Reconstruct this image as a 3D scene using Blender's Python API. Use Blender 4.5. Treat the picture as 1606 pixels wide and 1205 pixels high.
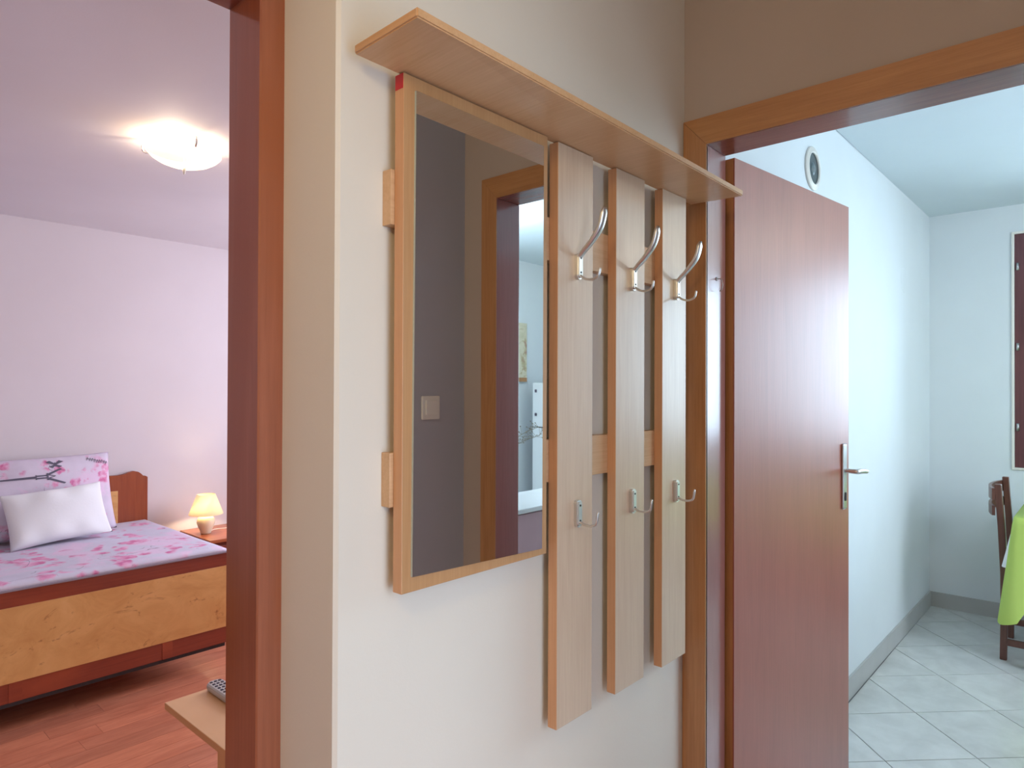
import bpy, bmesh, math, random
from mathutils import Vector, Matrix
random.seed(7)
S = bpy.context.scene
for o in list(bpy.data.objects): bpy.data.objects.remove(o)
COL = S.collection
# ------------------------------------------------------------ camera
H = 1.38
cam_d = bpy.data.cameras.new('camera'); cam = bpy.data.objects.new('camera', cam_d); COL.objects.link(cam)
f_px, yaw, pit, rol = 1051.4, 0.730731, 0.006774, 0.003609
F = Vector((math.cos(yaw)*math.cos(pit), math.sin(yaw)*math.cos(pit), math.sin(pit)))
R0 = Vector((math.sin(yaw), -math.cos(yaw), 0)); U0 = R0.cross(F)
Rv = R0*math.cos(rol) + U0*math.sin(rol); Uv = -R0*math.sin(rol) + U0*math.cos(rol)
m = Matrix.Identity(4)
for i in range(3):
    m[i][0] = Rv[i]; m[i][1] = Uv[i]; m[i][2] = -F[i]
m[0][3], m[1][3], m[2][3] = 0, 0, H
cam.matrix_world = m
cam_d.sensor_fit = 'HORIZONTAL'; cam_d.sensor_width = 36; cam_d.lens = f_px/1606*36
cam_d.clip_start = 0.02
S.camera = cam
# ------------------------------------------------------------ world, lights, exposure
S.view_settings.view_transform = 'Standard'; S.view_settings.look = 'None'
S.view_settings.gamma = 1; S.view_settings.use_curve_mapping = False
S.view_settings.exposure = 0.0
w = bpy.data.worlds.new('world'); S.world = w; w.use_nodes = True
nt = w.node_tree; bg = nt.nodes['Background']
sky = nt.nodes.new('ShaderNodeTexSky'); sky.sky_type = 'NISHITA'; sky.sun_disc = False
sky.sun_elevation = math.radians(40); sky.sun_rotation = math.radians(200)
nt.links.new(sky.outputs[0], bg.inputs[0]); bg.inputs[1].default_value = 0.25

def area(name, loc, direction, sx, sy, power, color):
    d = bpy.data.lights.new(name, 'AREA'); d.shape = 'RECTANGLE'; d.size = sx; d.size_y = sy
    d.energy = power; d.color = color
    o = bpy.data.objects.new(name, d); COL.objects.link(o); o.location = loc
    o.rotation_euler = Vector(direction).to_track_quat('-Z', 'Z').to_euler()
    return o
def point(name, loc, power, color, r=0.04):
    d = bpy.data.lights.new(name, 'POINT'); d.energy = power; d.color = color; d.shadow_soft_size = r
    o = bpy.data.objects.new(name, d); COL.objects.link(o); o.location = loc; return o
area('window_daylight', (5.09, -.374, 1.617), (-1, 0, -.02), 1.6, 1.38, 64, (.58, .80, 1))
area('kitchen_side_fill', (2.95, -2.45, 1.25), (0, 1, 0), 1.1, 2.1, 36, (.58, .80, 1))  # added fill from an unseen opening, evens out the kitchen light
area('entrance_daylight', (.4, -1.12, .95), (.5, 1, -.08), .9, 1.5, 22, (.52, .73, 1))
area('bedroom_daylight', (3.1, 2.9, 1.5), (-1, -.1, 0), 1.5, 1.3, 58, (.87, .87, 1))
point('hall_lamp_bulb', (-.35, .05, 2.1), 17.5, (1, .73, .38), .09)
point('kitchen_lamp_bulb', (4.05, -.72, 2.3), 7, (1, .90, .74), .10)
point('kitchen_corner_fill', (3.0, -1.25, 2.25), 27, (.84, .95, 1), .12)  # added fill without a fixture, brightens the far kitchen corner

# ------------------------------------------------------------ materials
def new_mat(name):
    m = bpy.data.materials.new(name); m.use_nodes = True
    return m, m.node_tree, m.node_tree.nodes['Principled BSDF']
def lin(c):
    return tuple(((x/255)/12.92 if x/255 <= .04045 else ((x/255+.055)/1.055)**2.4) for x in c) + (1,)
def coords(nt, scale=(1, 1, 1), rnd=True, kind='Object'):
    tc = nt.nodes.new('ShaderNodeTexCoord'); mp = nt.nodes.new('ShaderNodeMapping')
    mp.inputs['Scale'].default_value = scale
    nt.links.new(tc.outputs[kind], mp.inputs['Vector'])
    if rnd:
        oi = nt.nodes.new('ShaderNodeObjectInfo'); mu = nt.nodes.new('ShaderNodeMath'); mu.operation = 'MULTIPLY'
        mu.inputs[1].default_value = 37
        nt.links.new(oi.outputs['Random'], mu.inputs[0]); nt.links.new(mu.outputs[0], mp.inputs['Location'])
    return mp.outputs[0]
def noise(nt, vec, scale, detail=4, rough=.55, dist=0):
    n = nt.nodes.new('ShaderNodeTexNoise'); n.inputs['Scale'].default_value = scale
    n.inputs['Detail'].default_value = detail; n.inputs['Roughness'].default_value = rough
    n.inputs['Distortion'].default_value = dist
    nt.links.new(vec, n.inputs['Vector']); return n.outputs[0]
def ramp(nt, fac, stops):
    r = nt.nodes.new('ShaderNodeValToRGB'); e = r.color_ramp.elements
    while len(e) < len(stops): e.new(.5)
    for el, (p, c) in zip(e, stops): el.position = p; el.color = c
    nt.links.new(fac, r.inputs[0]); return r.outputs[0]
def mix(nt, fac, a, b, mode='MIX'):
    x = nt.nodes.new('ShaderNodeMix'); x.data_type = 'RGBA'; x.blend_type = mode
    for sock, v in ((x.inputs[0], fac), (x.inputs[6], a), (x.inputs[7], b)):
        if hasattr(v, 'is_linked') or hasattr(v, 'links'): nt.links.new(v, sock)
        else: sock.default_value = v
    return x.outputs[2]
def bump(nt, bs, h, strength, dist=.002):
    b = nt.nodes.new('ShaderNodeBump'); b.inputs['Strength'].default_value = strength
    b.inputs['Distance'].default_value = dist
    nt.links.new(h, b.inputs['Height']); nt.links.new(b.outputs[0], bs.inputs['Normal'])
def plain(name, c, rough=.5, metal=0, spec=.5, bumpy=0, bscale=60, var=.0):
    m, nt, bs = new_mat(name)
    bs.inputs['Base Color'].default_value = lin(c); bs.inputs['Roughness'].default_value = rough
    bs.inputs['Metallic'].default_value = metal; bs.inputs['Specular IOR Level'].default_value = spec
    v = coords(nt, rnd=False)
    n = noise(nt, v, 3, 3)
    if var:
        d = tuple(max(0, x-var*255) for x in c)
        nt.links.new(ramp(nt, n, [(.3, lin(c)), (.75, lin(d))]), bs.inputs['Base Color'])
    if bumpy: bump(nt, bs, noise(nt, v, bscale, 4), bumpy)
    return m
def wood(name, light, dark, axis='Z', rough=.4, fine=160, broad=14, contrast=.5, spec=.5, coat=0, bmp=.08, third=None, crough=.12):
    """straight grain running along one axis, two scales of streaks"""
    m, nt, bs = new_mat(name)
    def sc(k, l): return tuple(l if a == axis else k for a in 'XYZ')
    v = coords(nt, sc(1, .03)); v2 = coords(nt, sc(1, .12))
    a = noise(nt, v, fine, 5, .65); b = noise(nt, v2, broad, 5, .6, .6)
    ca = ramp(nt, a, [(.5-contrast*.35, lin(dark)), (.5+contrast*.25, lin(light))])
    cb = ramp(nt, b, [(.32, lin(dark)), (.62, lin(light))])
    c = mix(nt, .5, ca, cb)
    if third:
        t = ramp(nt, noise(nt, coords(nt, sc(1, .25)), 5, 3, .5, 1), [(.45, (0, 0, 0, 1)), (.65, (1, 1, 1, 1))])
        c = mix(nt, t, c, lin(third))
    nt.links.new(c, bs.inputs['Base Color'])
    bs.inputs['Roughness'].default_value = rough; bs.inputs['Specular IOR Level'].default_value = spec
    bs.inputs['Coat Weight'].default_value = coat; bs.inputs['Coat Roughness'].default_value = crough
    if bmp: bump(nt, bs, a, bmp, .001)
    return m
def paint(name, c, var=5, rough=.75):
    m, nt, bs = new_mat(name)
    v = coords(nt, rnd=False)
    d = tuple(max(0, x-var) for x in c)
    nt.links.new(ramp(nt, noise(nt, v, 1.6, 4), [(.35, lin(c)), (.7, lin(d))]), bs.inputs['Base Color'])
    bs.inputs['Roughness'].default_value = rough
    bump(nt, bs, noise(nt, v, 140, 5, .7), .12, .002)
    return m
M = {}
M['hall_paint'] = paint('hall_paint', (228, 223, 212))
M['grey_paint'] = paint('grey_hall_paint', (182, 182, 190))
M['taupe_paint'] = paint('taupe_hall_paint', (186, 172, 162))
M['kitchen_paint'] = paint('kitchen_paint', (226, 233, 237))
M['bed_paint'] = paint('bedroom_paint', (222, 214, 218))
M['ceil_paint'] = paint('ceiling_paint', (222, 218, 224))
M['kceil_paint'] = paint('kitchen_ceiling_paint', (216, 226, 230))
M['beech_z'] = wood('beech_laminate_vertical', (214, 190, 164), (200, 172, 146), 'Z', .3, 220, 22, .5, coat=.6, bmp=.04, crough=.25)
M['beech_y'] = wood('beech_laminate_crosswise', (216, 176, 134), (200, 156, 112), 'Y', .36, 200, 12, .5, bmp=.03)
M['beech_x'] = wood('beech_laminate_lengthwise', (214, 176, 136), (196, 154, 114), 'X', .38, 220, 20, .5, bmp=.04)
M['beech_front'] = wood('beech_mirror_board', (194, 150, 106), (180, 134, 90), 'Z', .38, 200, 14, .5, bmp=.03)
M['beech_edge'] = wood('beech_edge_band', (212, 162, 120), (200, 146, 104), 'Z', .45, 200, 14, .5, bmp=.03)
M['mahogany'] = wood('mahogany_veneer', (166, 90, 72), (144, 72, 56), 'Z', .42, 190, 9, .6, spec=.6, coat=.8, bmp=.05, crough=.34)
M['jamb'] = wood('mahogany_jamb_sheen', (160, 104, 100), (138, 84, 80), 'Z', .3, 190, 9, .6, spec=.8, coat=1.0, bmp=.03, crough=.2)  # paler mahogany copy, part of the window sheen put into its colour
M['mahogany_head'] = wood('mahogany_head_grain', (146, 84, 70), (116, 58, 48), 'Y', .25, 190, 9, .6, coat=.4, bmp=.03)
M['frame_dark'] = wood('stained_frame_wood', (166, 98, 70), (134, 74, 50), 'Z', .34, 120, 11, .7, coat=.7, bmp=.1, third=(150, 80, 42))
M['frame_dark_x'] = wood('stained_head_wood', (142, 70, 38), (104, 44, 24), 'X', .3, 120, 11, .7, coat=.3, bmp=.1)
M['oak_z'] = wood('oak_casing_vertical', (198, 146, 98), (164, 112, 68), 'Z', .35, 150, 16, .7, coat=.2, bmp=.08)
M['oak_y'] = wood('oak_casing_head', (196, 144, 94), (162, 110, 66), 'Y', .35, 150, 16, .7, coat=.2, bmp=.08)
M['chair_wood'] = wood('dark_chair_wood', (112, 72, 60), (78, 46, 40), 'Z', .35, 100, 12, .5, coat=.2)
M['window_wood'] = wood('reddish_window_wood', (108, 62, 66), (80, 42, 48), 'Z', .35, 100, 12, .5, coat=.3)
M['chrome'] = plain('brushed_nickel', (222, 222, 220), .32, 1)
M['steel'] = plain('satin_steel', (196, 196, 198), .3, 1)
M['screw'] = plain('screw_recess', (70, 70, 74), .5, .8)
M['black'] = plain('black_plastic', (28, 28, 30), .4)
M['white_plastic'] = plain('white_plastic', (235, 232, 224), .35)
M['white_enamel'] = plain('white_enamel', (238, 242, 244), .25)
M['red_tape'] = plain('red_tape', (196, 40, 48), .5)
M['skirting'] = plain('grey_skirting_tile', (192, 192, 190), .3, bumpy=.05, var=.06)
M['grout'] = plain('grey_grout', (138, 142, 142), .9)
M['void'] = plain('dark_pipe_inside', (62, 74, 78), .35)
M['pipe_shine'] = plain('pipe_inner_shine', (96, 112, 116), .35)  # lighter grey that paints the slight shine in the pipe
M['vase'] = plain('cream_ceramic', (236, 230, 205), .25)
M['white_cloth'] = plain('white_cotton', (236, 238, 240), .9, bumpy=.2, bscale=90)
M['sheet_edge'] = plain('grey_piping', (148, 138, 150), .8)
M['twig'] = plain('dried_twig', (150, 142, 124), .8)
M['remote_body'] = plain('silver_grey_plastic', (188, 184, 180), .35)
M['remote_key'] = plain('dark_remote_key', (66, 62, 74), .5)
M['sheen_front'] = plain('sheen_tinted_cabinet_front', (200, 164, 170), .35, var=.05)  # reddish front lightened to pink-lilac, its reflection put into the colour
M['marble'] = plain('white_counter_stone', (226, 226, 226), .25, var=.04)
def tile_mat():
    m, nt, bs = new_mat('pale_ceramic_tile'); v = coords(nt)
    nt.links.new(ramp(nt, noise(nt, v, 7, 6, .6, .4), [(.3, lin((226, 228, 226))), (.7, lin((206, 208, 206)))]), bs.inputs['Base Color'])
    bs.inputs['Roughness'].default_value = .22
    bump(nt, bs, noise(nt, v, 12, 3), .05); return m
M['tile'] = tile_mat()
def plank_mat():
    m, nt, bs = new_mat('reddish_laminate'); v = coords(nt, (.05, 1, 1)); v2 = coords(nt, (.25, 1, 1))
    a = ramp(nt, noise(nt, v, 150, 5, .65), [(.3, lin((178, 104, 78))), (.7, lin((222, 150, 118)))])
    b = ramp(nt, noise(nt, v2, 20, 4, .6, .8), [(.3, lin((184, 108, 84))), (.7, lin((222, 152, 122)))])
    c = mix(nt, .5, a, b)
    oi = nt.nodes.new('ShaderNodeObjectInfo')
    t = ramp(nt, oi.outputs['Random'], [(0, (.80, .76, .76, 1)), (1, (1.12, 1.06, 1.0, 1))])
    c = mix(nt, 1.0, c, t, 'MULTIPLY')
    nt.links.new(c, bs.inputs['Base Color']); bs.inputs['Roughness'].default_value = .3
    return m
M['plank'] = plank_mat()
def burl_mat():
    m, nt, bs = new_mat('burl_veneer'); v = coords(nt, (1, 1, 1.3), rnd=False)
    a = ramp(nt, noise(nt, v, 5, 6, .65, 1.2), [(.25, lin((204, 146, 84))), (.6, lin((226, 174, 110))), (.85, lin((234, 186, 126)))])
    k = noise(nt, coords(nt, (.7, 1, 1.5), rnd=False), 9, 6, .7, 2.2)
    kk = ramp(nt, k, [(.60, (0, 0, 0, 1)), (.74, (1, 1, 1, 1))])
    c = mix(nt, kk, a, lin((150, 88, 44)))
    nt.links.new(c, bs.inputs['Base Color']); bs.inputs['Roughness'].default_value = .35
    return m
M['burl'] = burl_mat()
M['bed_wood'] = wood('reddish_bed_veneer', (146, 66, 44), (118, 46, 32), 'X', .3, 120, 8, .5, coat=.3, third=(158, 74, 48))
M['head_wood'] = wood('headboard_veneer', (160, 82, 46), (136, 62, 34), 'Z', .35, 120, 8, .5, coat=.2)
M['night_wood'] = wood('nightstand_veneer', (178, 100, 60), (150, 76, 44), 'X', .3, 120, 8, .5, coat=.2)
M['table_wood'] = plain('pale_wood_side_table', (226, 178, 128), .45, var=.03)
def floral(name, scale, base):
    m, nt, bs = new_mat(name); v = coords(nt, (1, 1, 1), rnd=False)
    b0 = ramp(nt, noise(nt, v, 6*scale, 3), [(.35, lin(base)), (.7, lin(tuple(x-10 for x in base)))])
    # pale lilac wash
    wsh = ramp(nt, noise(nt, v, 3.1*scale, 4, .6, .5), [(.52, (0, 0, 0, 1)), (.62, (1, 1, 1, 1))])
    c = mix(nt, wsh, b0, lin((222, 198, 220)))
    # blossoms: ragged cells inside patches
    patch = ramp(nt, noise(nt, v, 4.2*scale, 2, .5), [(.49, (0, 0, 0, 1)), (.55, (1, 1, 1, 1))])
    vo = nt.nodes.new('ShaderNodeTexVoronoi'); vo.inputs['Scale'].default_value = 11*scale
    nd = nt.nodes.new('ShaderNodeVectorMath'); nd.operation = 'ADD'
    nn = nt.nodes.new('ShaderNodeTexNoise'); nn.inputs['Scale'].default_value = 30*scale
    sm = nt.nodes.new('ShaderNodeVectorMath'); sm.operation = 'SCALE'; sm.inputs[3].default_value = .05/scale
    nt.links.new(v, nn.inputs['Vector']); nt.links.new(nn.outputs['Color'], sm.inputs[0])
    nt.links.new(v, nd.inputs[0]); nt.links.new(sm.outputs[0], nd.inputs[1]); nt.links.new(nd.outputs[0], vo.inputs['Vector'])
    cell = ramp(nt, vo.outputs['Distance'], [(.42, (1, 1, 1, 1)), (.56, (0, 0, 0, 1))])
    bl = mix(nt, 1.0, patch, cell, 'MULTIPLY')
    pk = ramp(nt, noise(nt, v, 20*scale, 3), [(.35, lin((204, 110, 156))), (.5, lin((220, 150, 186))), (.65, lin((226, 186, 212)))])
    c = mix(nt, bl, c, pk)
    # twigs
    tw = noise(nt, v, 5*scale, 2, .4, .8)
    ab = nt.nodes.new('ShaderNodeMath'); ab.operation = 'SUBTRACT'; ab.inputs[1].default_value = .5
    a2 = nt.nodes.new('ShaderNodeMath'); a2.operation = 'ABSOLUTE'
    nt.links.new(tw, ab.inputs[0]); nt.links.new(ab.outputs[0], a2.inputs[0])
    tl = ramp(nt, a2.outputs[0], [(.003, (1, 1, 1, 1)), (.007, (0, 0, 0, 1))])
    tm = ramp(nt, noise(nt, coords(nt, (1, 1, 1), rnd=False), 3.7*scale+1.3, 2), [(.56, (0, 0, 0, 1)), (.6, (.8, .8, .8, 1))])
    c = mix(nt, mix(nt, 1.0, tl, tm, 'MULTIPLY'), c, lin((120, 104, 120)))
    nt.links.new(c, bs.inputs['Base Color']); bs.inputs['Roughness'].default_value = .85
    bump(nt, bs, noise(nt, v, 9, 4), .5, .006)
    return m
M['floral'] = floral('blossom_print_cotton', 1.1, (210, 206, 222))
M['floral_pillow'] = floral('blossom_print_pillowcase', 1.7, (214, 204, 220))
M['ink'] = plain('dark_grey_print', (96, 92, 108), .85)
M['green'] = plain('lime_green_cloth', (190, 214, 110), .85, bumpy=.3, bscale=40, var=.05)
m, nt, bs = new_mat('mirror_silver'); bs.inputs['Metallic'].default_value = 1; bs.inputs['Roughness'].default_value = .012
bs.inputs['Base Color'].default_value = (.80, .84, .85, 1)
nt.links.new(ramp(nt, noise(nt, coords(nt, rnd=False), 2.4, 3), [(.4, (.82, .86, .87, 1)), (.75, (.78, .82, .84, 1))]), bs.inputs['Base Color'])
M['mirror'] = m
M['mirror_edge'] = plain('glass_edge', (196, 218, 222), .15, .3)
m, nt, bs = new_mat('window_glass')
tr = nt.nodes.new('ShaderNodeBsdfTransparent'); gl = nt.nodes.new('ShaderNodeBsdfGlossy'); gl.inputs['Roughness'].default_value = .02
mx = nt.nodes.new('ShaderNodeMixShader'); fr = nt.nodes.new('ShaderNodeFresnel'); fr.inputs[0].default_value = 1.45
nt.links.new(fr.outputs[0], mx.inputs[0]); nt.links.new(tr.outputs[0], mx.inputs[1]); nt.links.new(gl.outputs[0], mx.inputs[2])
nt.links.new(mx.outputs[0], nt.nodes['Material Output'].inputs[0]); M['glass'] = m
def glow(name, c, strength, rough=.4):
    m, nt, bs = new_mat(name); bs.inputs['Base Color'].default_value = lin(c)
    bs.inputs['Emission Color'].default_value = lin(c); bs.inputs['Emission Strength'].default_value = strength
    bs.inputs['Roughness'].default_value = rough
    return m
M['bowl'] = glow('lit_frosted_glass', (255, 243, 218), 1.15)
M['shade'] = glow('lit_lamp_shade', (248, 228, 190), .22, .8)
nt = M['shade'].node_tree; bs = nt.nodes['Principled BSDF']
tl_ = nt.nodes.new('ShaderNodeBsdfTranslucent'); tl_.inputs[0].default_value = (1, .93, .80, 1); mx = nt.nodes.new('ShaderNodeMixShader'); mx.inputs[0].default_value = .35
nt.links.new(bs.outputs[0], mx.inputs[1]); nt.links.new(tl_.outputs[0], mx.inputs[2]); nt.links.new(mx.outputs[0], nt.nodes['Material Output'].inputs[0])
nt = M['bowl'].node_tree; tr = nt.nodes.new('ShaderNodeBsdfTransparent'); tr.inputs[0].default_value = (1, .95, .88, 1)
mx = nt.nodes.new('ShaderNodeMixShader'); mx.inputs[0].default_value = .22
nt.links.new(nt.nodes['Principled BSDF'].outputs[0], mx.inputs[1]); nt.links.new(tr.outputs[0], mx.inputs[2])
nt.links.new(mx.outputs[0], nt.nodes['Material Output'].inputs[0])
def canvas_mat():
    m, nt, bs = new_mat('floral_canvas'); v = coords(nt, rnd=False)
    c = ramp(nt, noise(nt, v, 9, 5, .65, 1), [(.3, lin((206, 200, 170))), (.5, lin((222, 214, 190))), (.6, lin((190, 176, 140))), (.72, lin((176, 120, 120)))])
    nt.links.new(c, bs.inputs['Base Color']); bs.inputs['Roughness'].default_value = .8; return m
M['canvas'] = canvas_mat()

# ------------------------------------------------------------ object helpers
WORLD = {}
Q = .8961
HALL = Matrix.Translation((0, 0, H)) @ Matrix.Scale(Q, 4) @ Matrix.Translation((0, 0, -H))
XF = None      # set to HALL while the hall-side joinery is built (measured in units of the wall distance)
ZF = H-H/Q     # the floor in those units
def tag(o, label=None, cat=None, group=None, kind=None):
    if label: o['label'] = label
    if cat: o['category'] = cat
    if group: o['group'] = group
    if kind: o['kind'] = kind
    return o
def wloc(o): return WORLD.get(o.name, Vector((0, 0, 0)))
def empty(name, loc, label, cat, group=None, kind=None):
    if XF is not None: loc = XF @ Vector(loc)
    o = bpy.data.objects.new(name, None); COL.objects.link(o); o.location = loc
    o.empty_display_size = .05; WORLD[o.name] = Vector(loc)
    return tag(o, label, cat, group, kind)
def obj(name, bm, mats, parent=None, smooth=False):
    """link a bmesh given in world coordinates as one object, its origin moved to the middle of its box"""
    if not isinstance(mats, (list, tuple)): mats = [mats]
    me = bpy.data.meshes.new(name)
    if XF is not None: bmesh.ops.transform(bm, matrix=XF, verts=bm.verts[:])
    bmesh.ops.recalc_face_normals(bm, faces=bm.faces[:])
    co = [v.co for v in bm.verts]
    c = Vector([(min(v[i] for v in co)+max(v[i] for v in co))/2 for i in range(3)])
    bmesh.ops.translate(bm, vec=-c, verts=bm.verts[:])
    bm.to_mesh(me); bm.free()
    for k in mats: me.materials.append(k)
    if smooth:
        for p in me.polygons: p.use_smooth = True
    o = bpy.data.objects.new(name, me); COL.objects.link(o)
    if parent: o.parent = parent; o.location = c - wloc(parent)
    else: o.location = c
    WORLD[o.name] = c
    return o
def box(x0, x1, y0, y1, z0, z1, bev=0, seg=2, bm=None, mi=0):
    bm = bm or bmesh.new()
    vs = [bm.verts.new((x, y, z)) for x in (x0, x1) for y in (y0, y1) for z in (z0, z1)]
    q = [(0, 1, 3, 2), (4, 6, 7, 5), (0, 4, 5, 1), (2, 3, 7, 6), (0, 2, 6, 4), (1, 5, 7, 3)]
    fs = [bm.faces.new([vs[i] for i in a]) for a in q]
    for f in fs: f.material_index = mi
    if bev:
        es = list({e for f in fs for e in f.edges})
        bmesh.ops.bevel(bm, geom=es, offset=bev, segments=seg, affect='EDGES', profile=.5)
    return bm
def prism(pts, z0, z1, bm=None, axis='Z', bev=0):
    """extrude a 2D outline; axis Z: (x,y) outline, axis Y: (x,z) outline, axis X: (y,z) outline"""
    bm = bm or bmesh.new()
    def P(a, b, h): return {'Z': (a, b, h), 'Y': (a, h, b), 'X': (h, a, b)}[axis]
    lo = [bm.verts.new(P(a, b, z0)) for a, b in pts]; hi = [bm.verts.new(P(a, b, z1)) for a, b in pts]
    n = len(pts); bm.faces.new(lo); bm.faces.new(hi[::-1])
    for i in range(n): bm.faces.new((lo[i], lo[(i+1) % n], hi[(i+1) % n], hi[i]))
    if bev: bmesh.ops.bevel(bm, geom=bm.edges[:], offset=bev, segments=2, affect='EDGES')
    return bm
def lathe(prof, cx, cy, seg=40, bm=None, M4=None, close=False):
    bm = bm or bmesh.new(); rings = []
    for r, z in prof:
        rings.append([bm.verts.new((cx+r*math.cos(2*math.pi*k/seg), cy+r*math.sin(2*math.pi*k/seg), z)) for k in range(seg)])
    for a, b in zip(rings, rings[1:]):
        for k in range(seg): bm.faces.new((a[k], a[(k+1) % seg], b[(k+1) % seg], b[k]))
    if close: bm.faces.new(rings[0]); bm.faces.new(rings[-1])
    if M4 is not None: bmesh.ops.transform(bm, matrix=M4, verts=[v for r in rings for v in r])
    return bm
def spline(pts, n=8):
    out = []; P = [Vector(p) for p in pts]; P = [P[0]*2-P[1]]+P+[P[-1]*2-P[-2]]
    for i in range(1, len(P)-2):
        for k in range(n):
            t = k/n; a, b, c, d = P[i-1:i+3]
            out.append(.5*((2*b)+(c-a)*t+(2*a-5*b+4*c-d)*t*t+(3*b-a-3*c+d)*t**3))
    out.append(P[-2]); return out
def sweep(pts, a, b, bm=None, seg=12, side=None, taper=None):
    """tube with an elliptic section (a along `side`, b across) along a path"""
    bm = bm or bmesh.new(); rings = []; n = len(pts)
    for i, p in enumerate(pts):
        t = (pts[min(i+1, n-1)]-pts[max(i-1, 0)]).normalized()
        s = Vector(side) if side else (t.cross(Vector((0, 0, 1))) if abs(t.z) < .95 else Vector((1, 0, 0)))
        s = (s - t*s.dot(t)).normalized(); u = t.cross(s); k = taper(i/(n-1)) if taper else 1
        rings.append([bm.verts.new(p+s*(a*k*math.cos(2*math.pi*j/seg))+u*(b*k*math.sin(2*math.pi*j/seg))) for j in range(seg)])
    for r0, r1 in zip(rings, rings[1:]):
        for j in range(seg): bm.faces.new((r0[j], r0[(j+1) % seg], r1[(j+1) % seg], r1[j]))
    bm.faces.new(rings[0]); bm.faces.new(rings[-1]); return bm
def struct(name, bm, mat, label, cat): return tag(obj(name, bm, mat), label, cat, kind='structure')

# ============================================================ SETTING
ZK, ZB, ZH = 2.493, 2.29, 2.65       # kitchen, bedroom, hall ceiling heights
XD0, XD1 = 1.7223, 1.8334              # wall with the kitchen doorway
YW0, YW1 = .8961, 1.1667                # wall between hall and bedroom
YFAR = 4.36
# main wall with the rack
XL = .5914
struct('wall_main', prism([(XL+.006, YW0), (XD0, YW0), (XD0, YW1), (XL, YW1), (XL, YW0+.006)], 0, ZH), M['hall_paint'],
       'cream painted wall carrying the coat rack and mirror', 'wall')
struct('wall_left', box(-1.8, -.216, YW0, YW1, 0, ZH), M['hall_paint'], 'cream wall on the far side of the bedroom doorway', 'wall')
struct('trim_1', box(-.216, XL, YW0, YW1, 2.097, ZH), M['hall_paint'], 'plastered lintel over the bedroom doorway', 'lintel')
# door wall (kitchen side), in three pieces around the opening
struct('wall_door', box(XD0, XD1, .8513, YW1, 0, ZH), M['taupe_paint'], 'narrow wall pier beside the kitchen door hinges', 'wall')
struct('wall_lintel', box(XD0, XD1, .0556, .8513, 2.0745, ZH), M['taupe_paint'], 'taupe painted wall above the kitchen doorway', 'wall')
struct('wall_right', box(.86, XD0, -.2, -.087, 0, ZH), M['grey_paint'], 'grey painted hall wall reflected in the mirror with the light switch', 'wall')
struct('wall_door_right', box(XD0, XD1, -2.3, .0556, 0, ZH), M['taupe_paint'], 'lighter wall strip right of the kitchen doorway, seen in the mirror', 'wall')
struct('wall_hall_side', box(.86, .9, -1.0, -.2, 0, ZH), M['hall_paint'], 'hall side wall behind the photographer', 'wall')
bm = box(-1.8, -.25, -1.12, -1.0, 0, ZH); box(-.25, .9, -1.12, -1.0, 2.3, ZH, bm=bm)
struct('wall_entrance', bm, M['hall_paint'], 'wall with the daylit entrance opening behind the photographer', 'wall')
struct('wall_hall_end', box(-1.92, -1.8, -1.12, YW0, 0, ZH), M['hall_paint'], 'end wall of the hall', 'wall')
struct('floor_hall', box(-1.92, XD0+.05, -1.12, YW1, -.1, 0), M['plank'], 'reddish laminate floor of the hall', 'floor')
struct('ceiling_hall', box(-1.92, XD0, -1.12, YW1, ZH, ZH+.1), M['ceil_paint'], 'plain ceiling over the hall', 'ceiling')
# kitchen
struct('wall_kitchen_left', prism([(XD1, .886), (5.0, .878), (5.0, YW1), (XD1, YW1)], 0, ZK+.1), M['kitchen_paint'],
       'pale blue-white kitchen wall behind the open door', 'wall')
WY0, WY1, WZ0, WZ1 = -1.2, .452, .905, 2.33
bm = box(5.0, 5.25, WY1, 1.3, 0, ZK+.1); box(5.0, 5.25, -2.3, WY0, 0, ZK+.1, bm=bm)
box(5.0, 5.25, WY0, WY1, 0, WZ0, bm=bm); box(5.0, 5.25, WY0, WY1, WZ1, ZK+.1, bm=bm)
struct('wall_kitchen_back', bm, M['kitchen_paint'], 'pale kitchen back wall with the brown window', 'wall')
bm = box(XD1, 2.35, -2.3, -2.15, 0, ZK+.1); box(3.55, 5.0, -2.3, -2.15, 0, ZK+.1, bm=bm); box(2.35, 3.55, -2.3, -2.15, 2.3, ZK+.1, bm=bm)
struct('wall_kitchen_right', bm, M['kitchen_paint'], 'white kitchen side wall seen in the mirror', 'wall')
struct('ceiling_kitchen', box(XD1, 5.0, -2.15, .88, ZK, ZK+.1), M['kceil_paint'], 'smooth pale blue-white kitchen ceiling', 'ceiling')
bb = [(1.85, .886), (4.99, .878), (4.99, .868), (1.85, .876)]
tag(obj('baseboard_left', prism(bb, 0, .097), M['skirting']), 'grey tiled skirting along the kitchen side wall', 'baseboard', kind='structure')
tag(obj('baseboard_back', box(4.99, 5.0, -1.2, .878, 0, .093), M['skirting']), 'grey tiled skirting under the kitchen window', 'baseboard', kind='structure')
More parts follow.
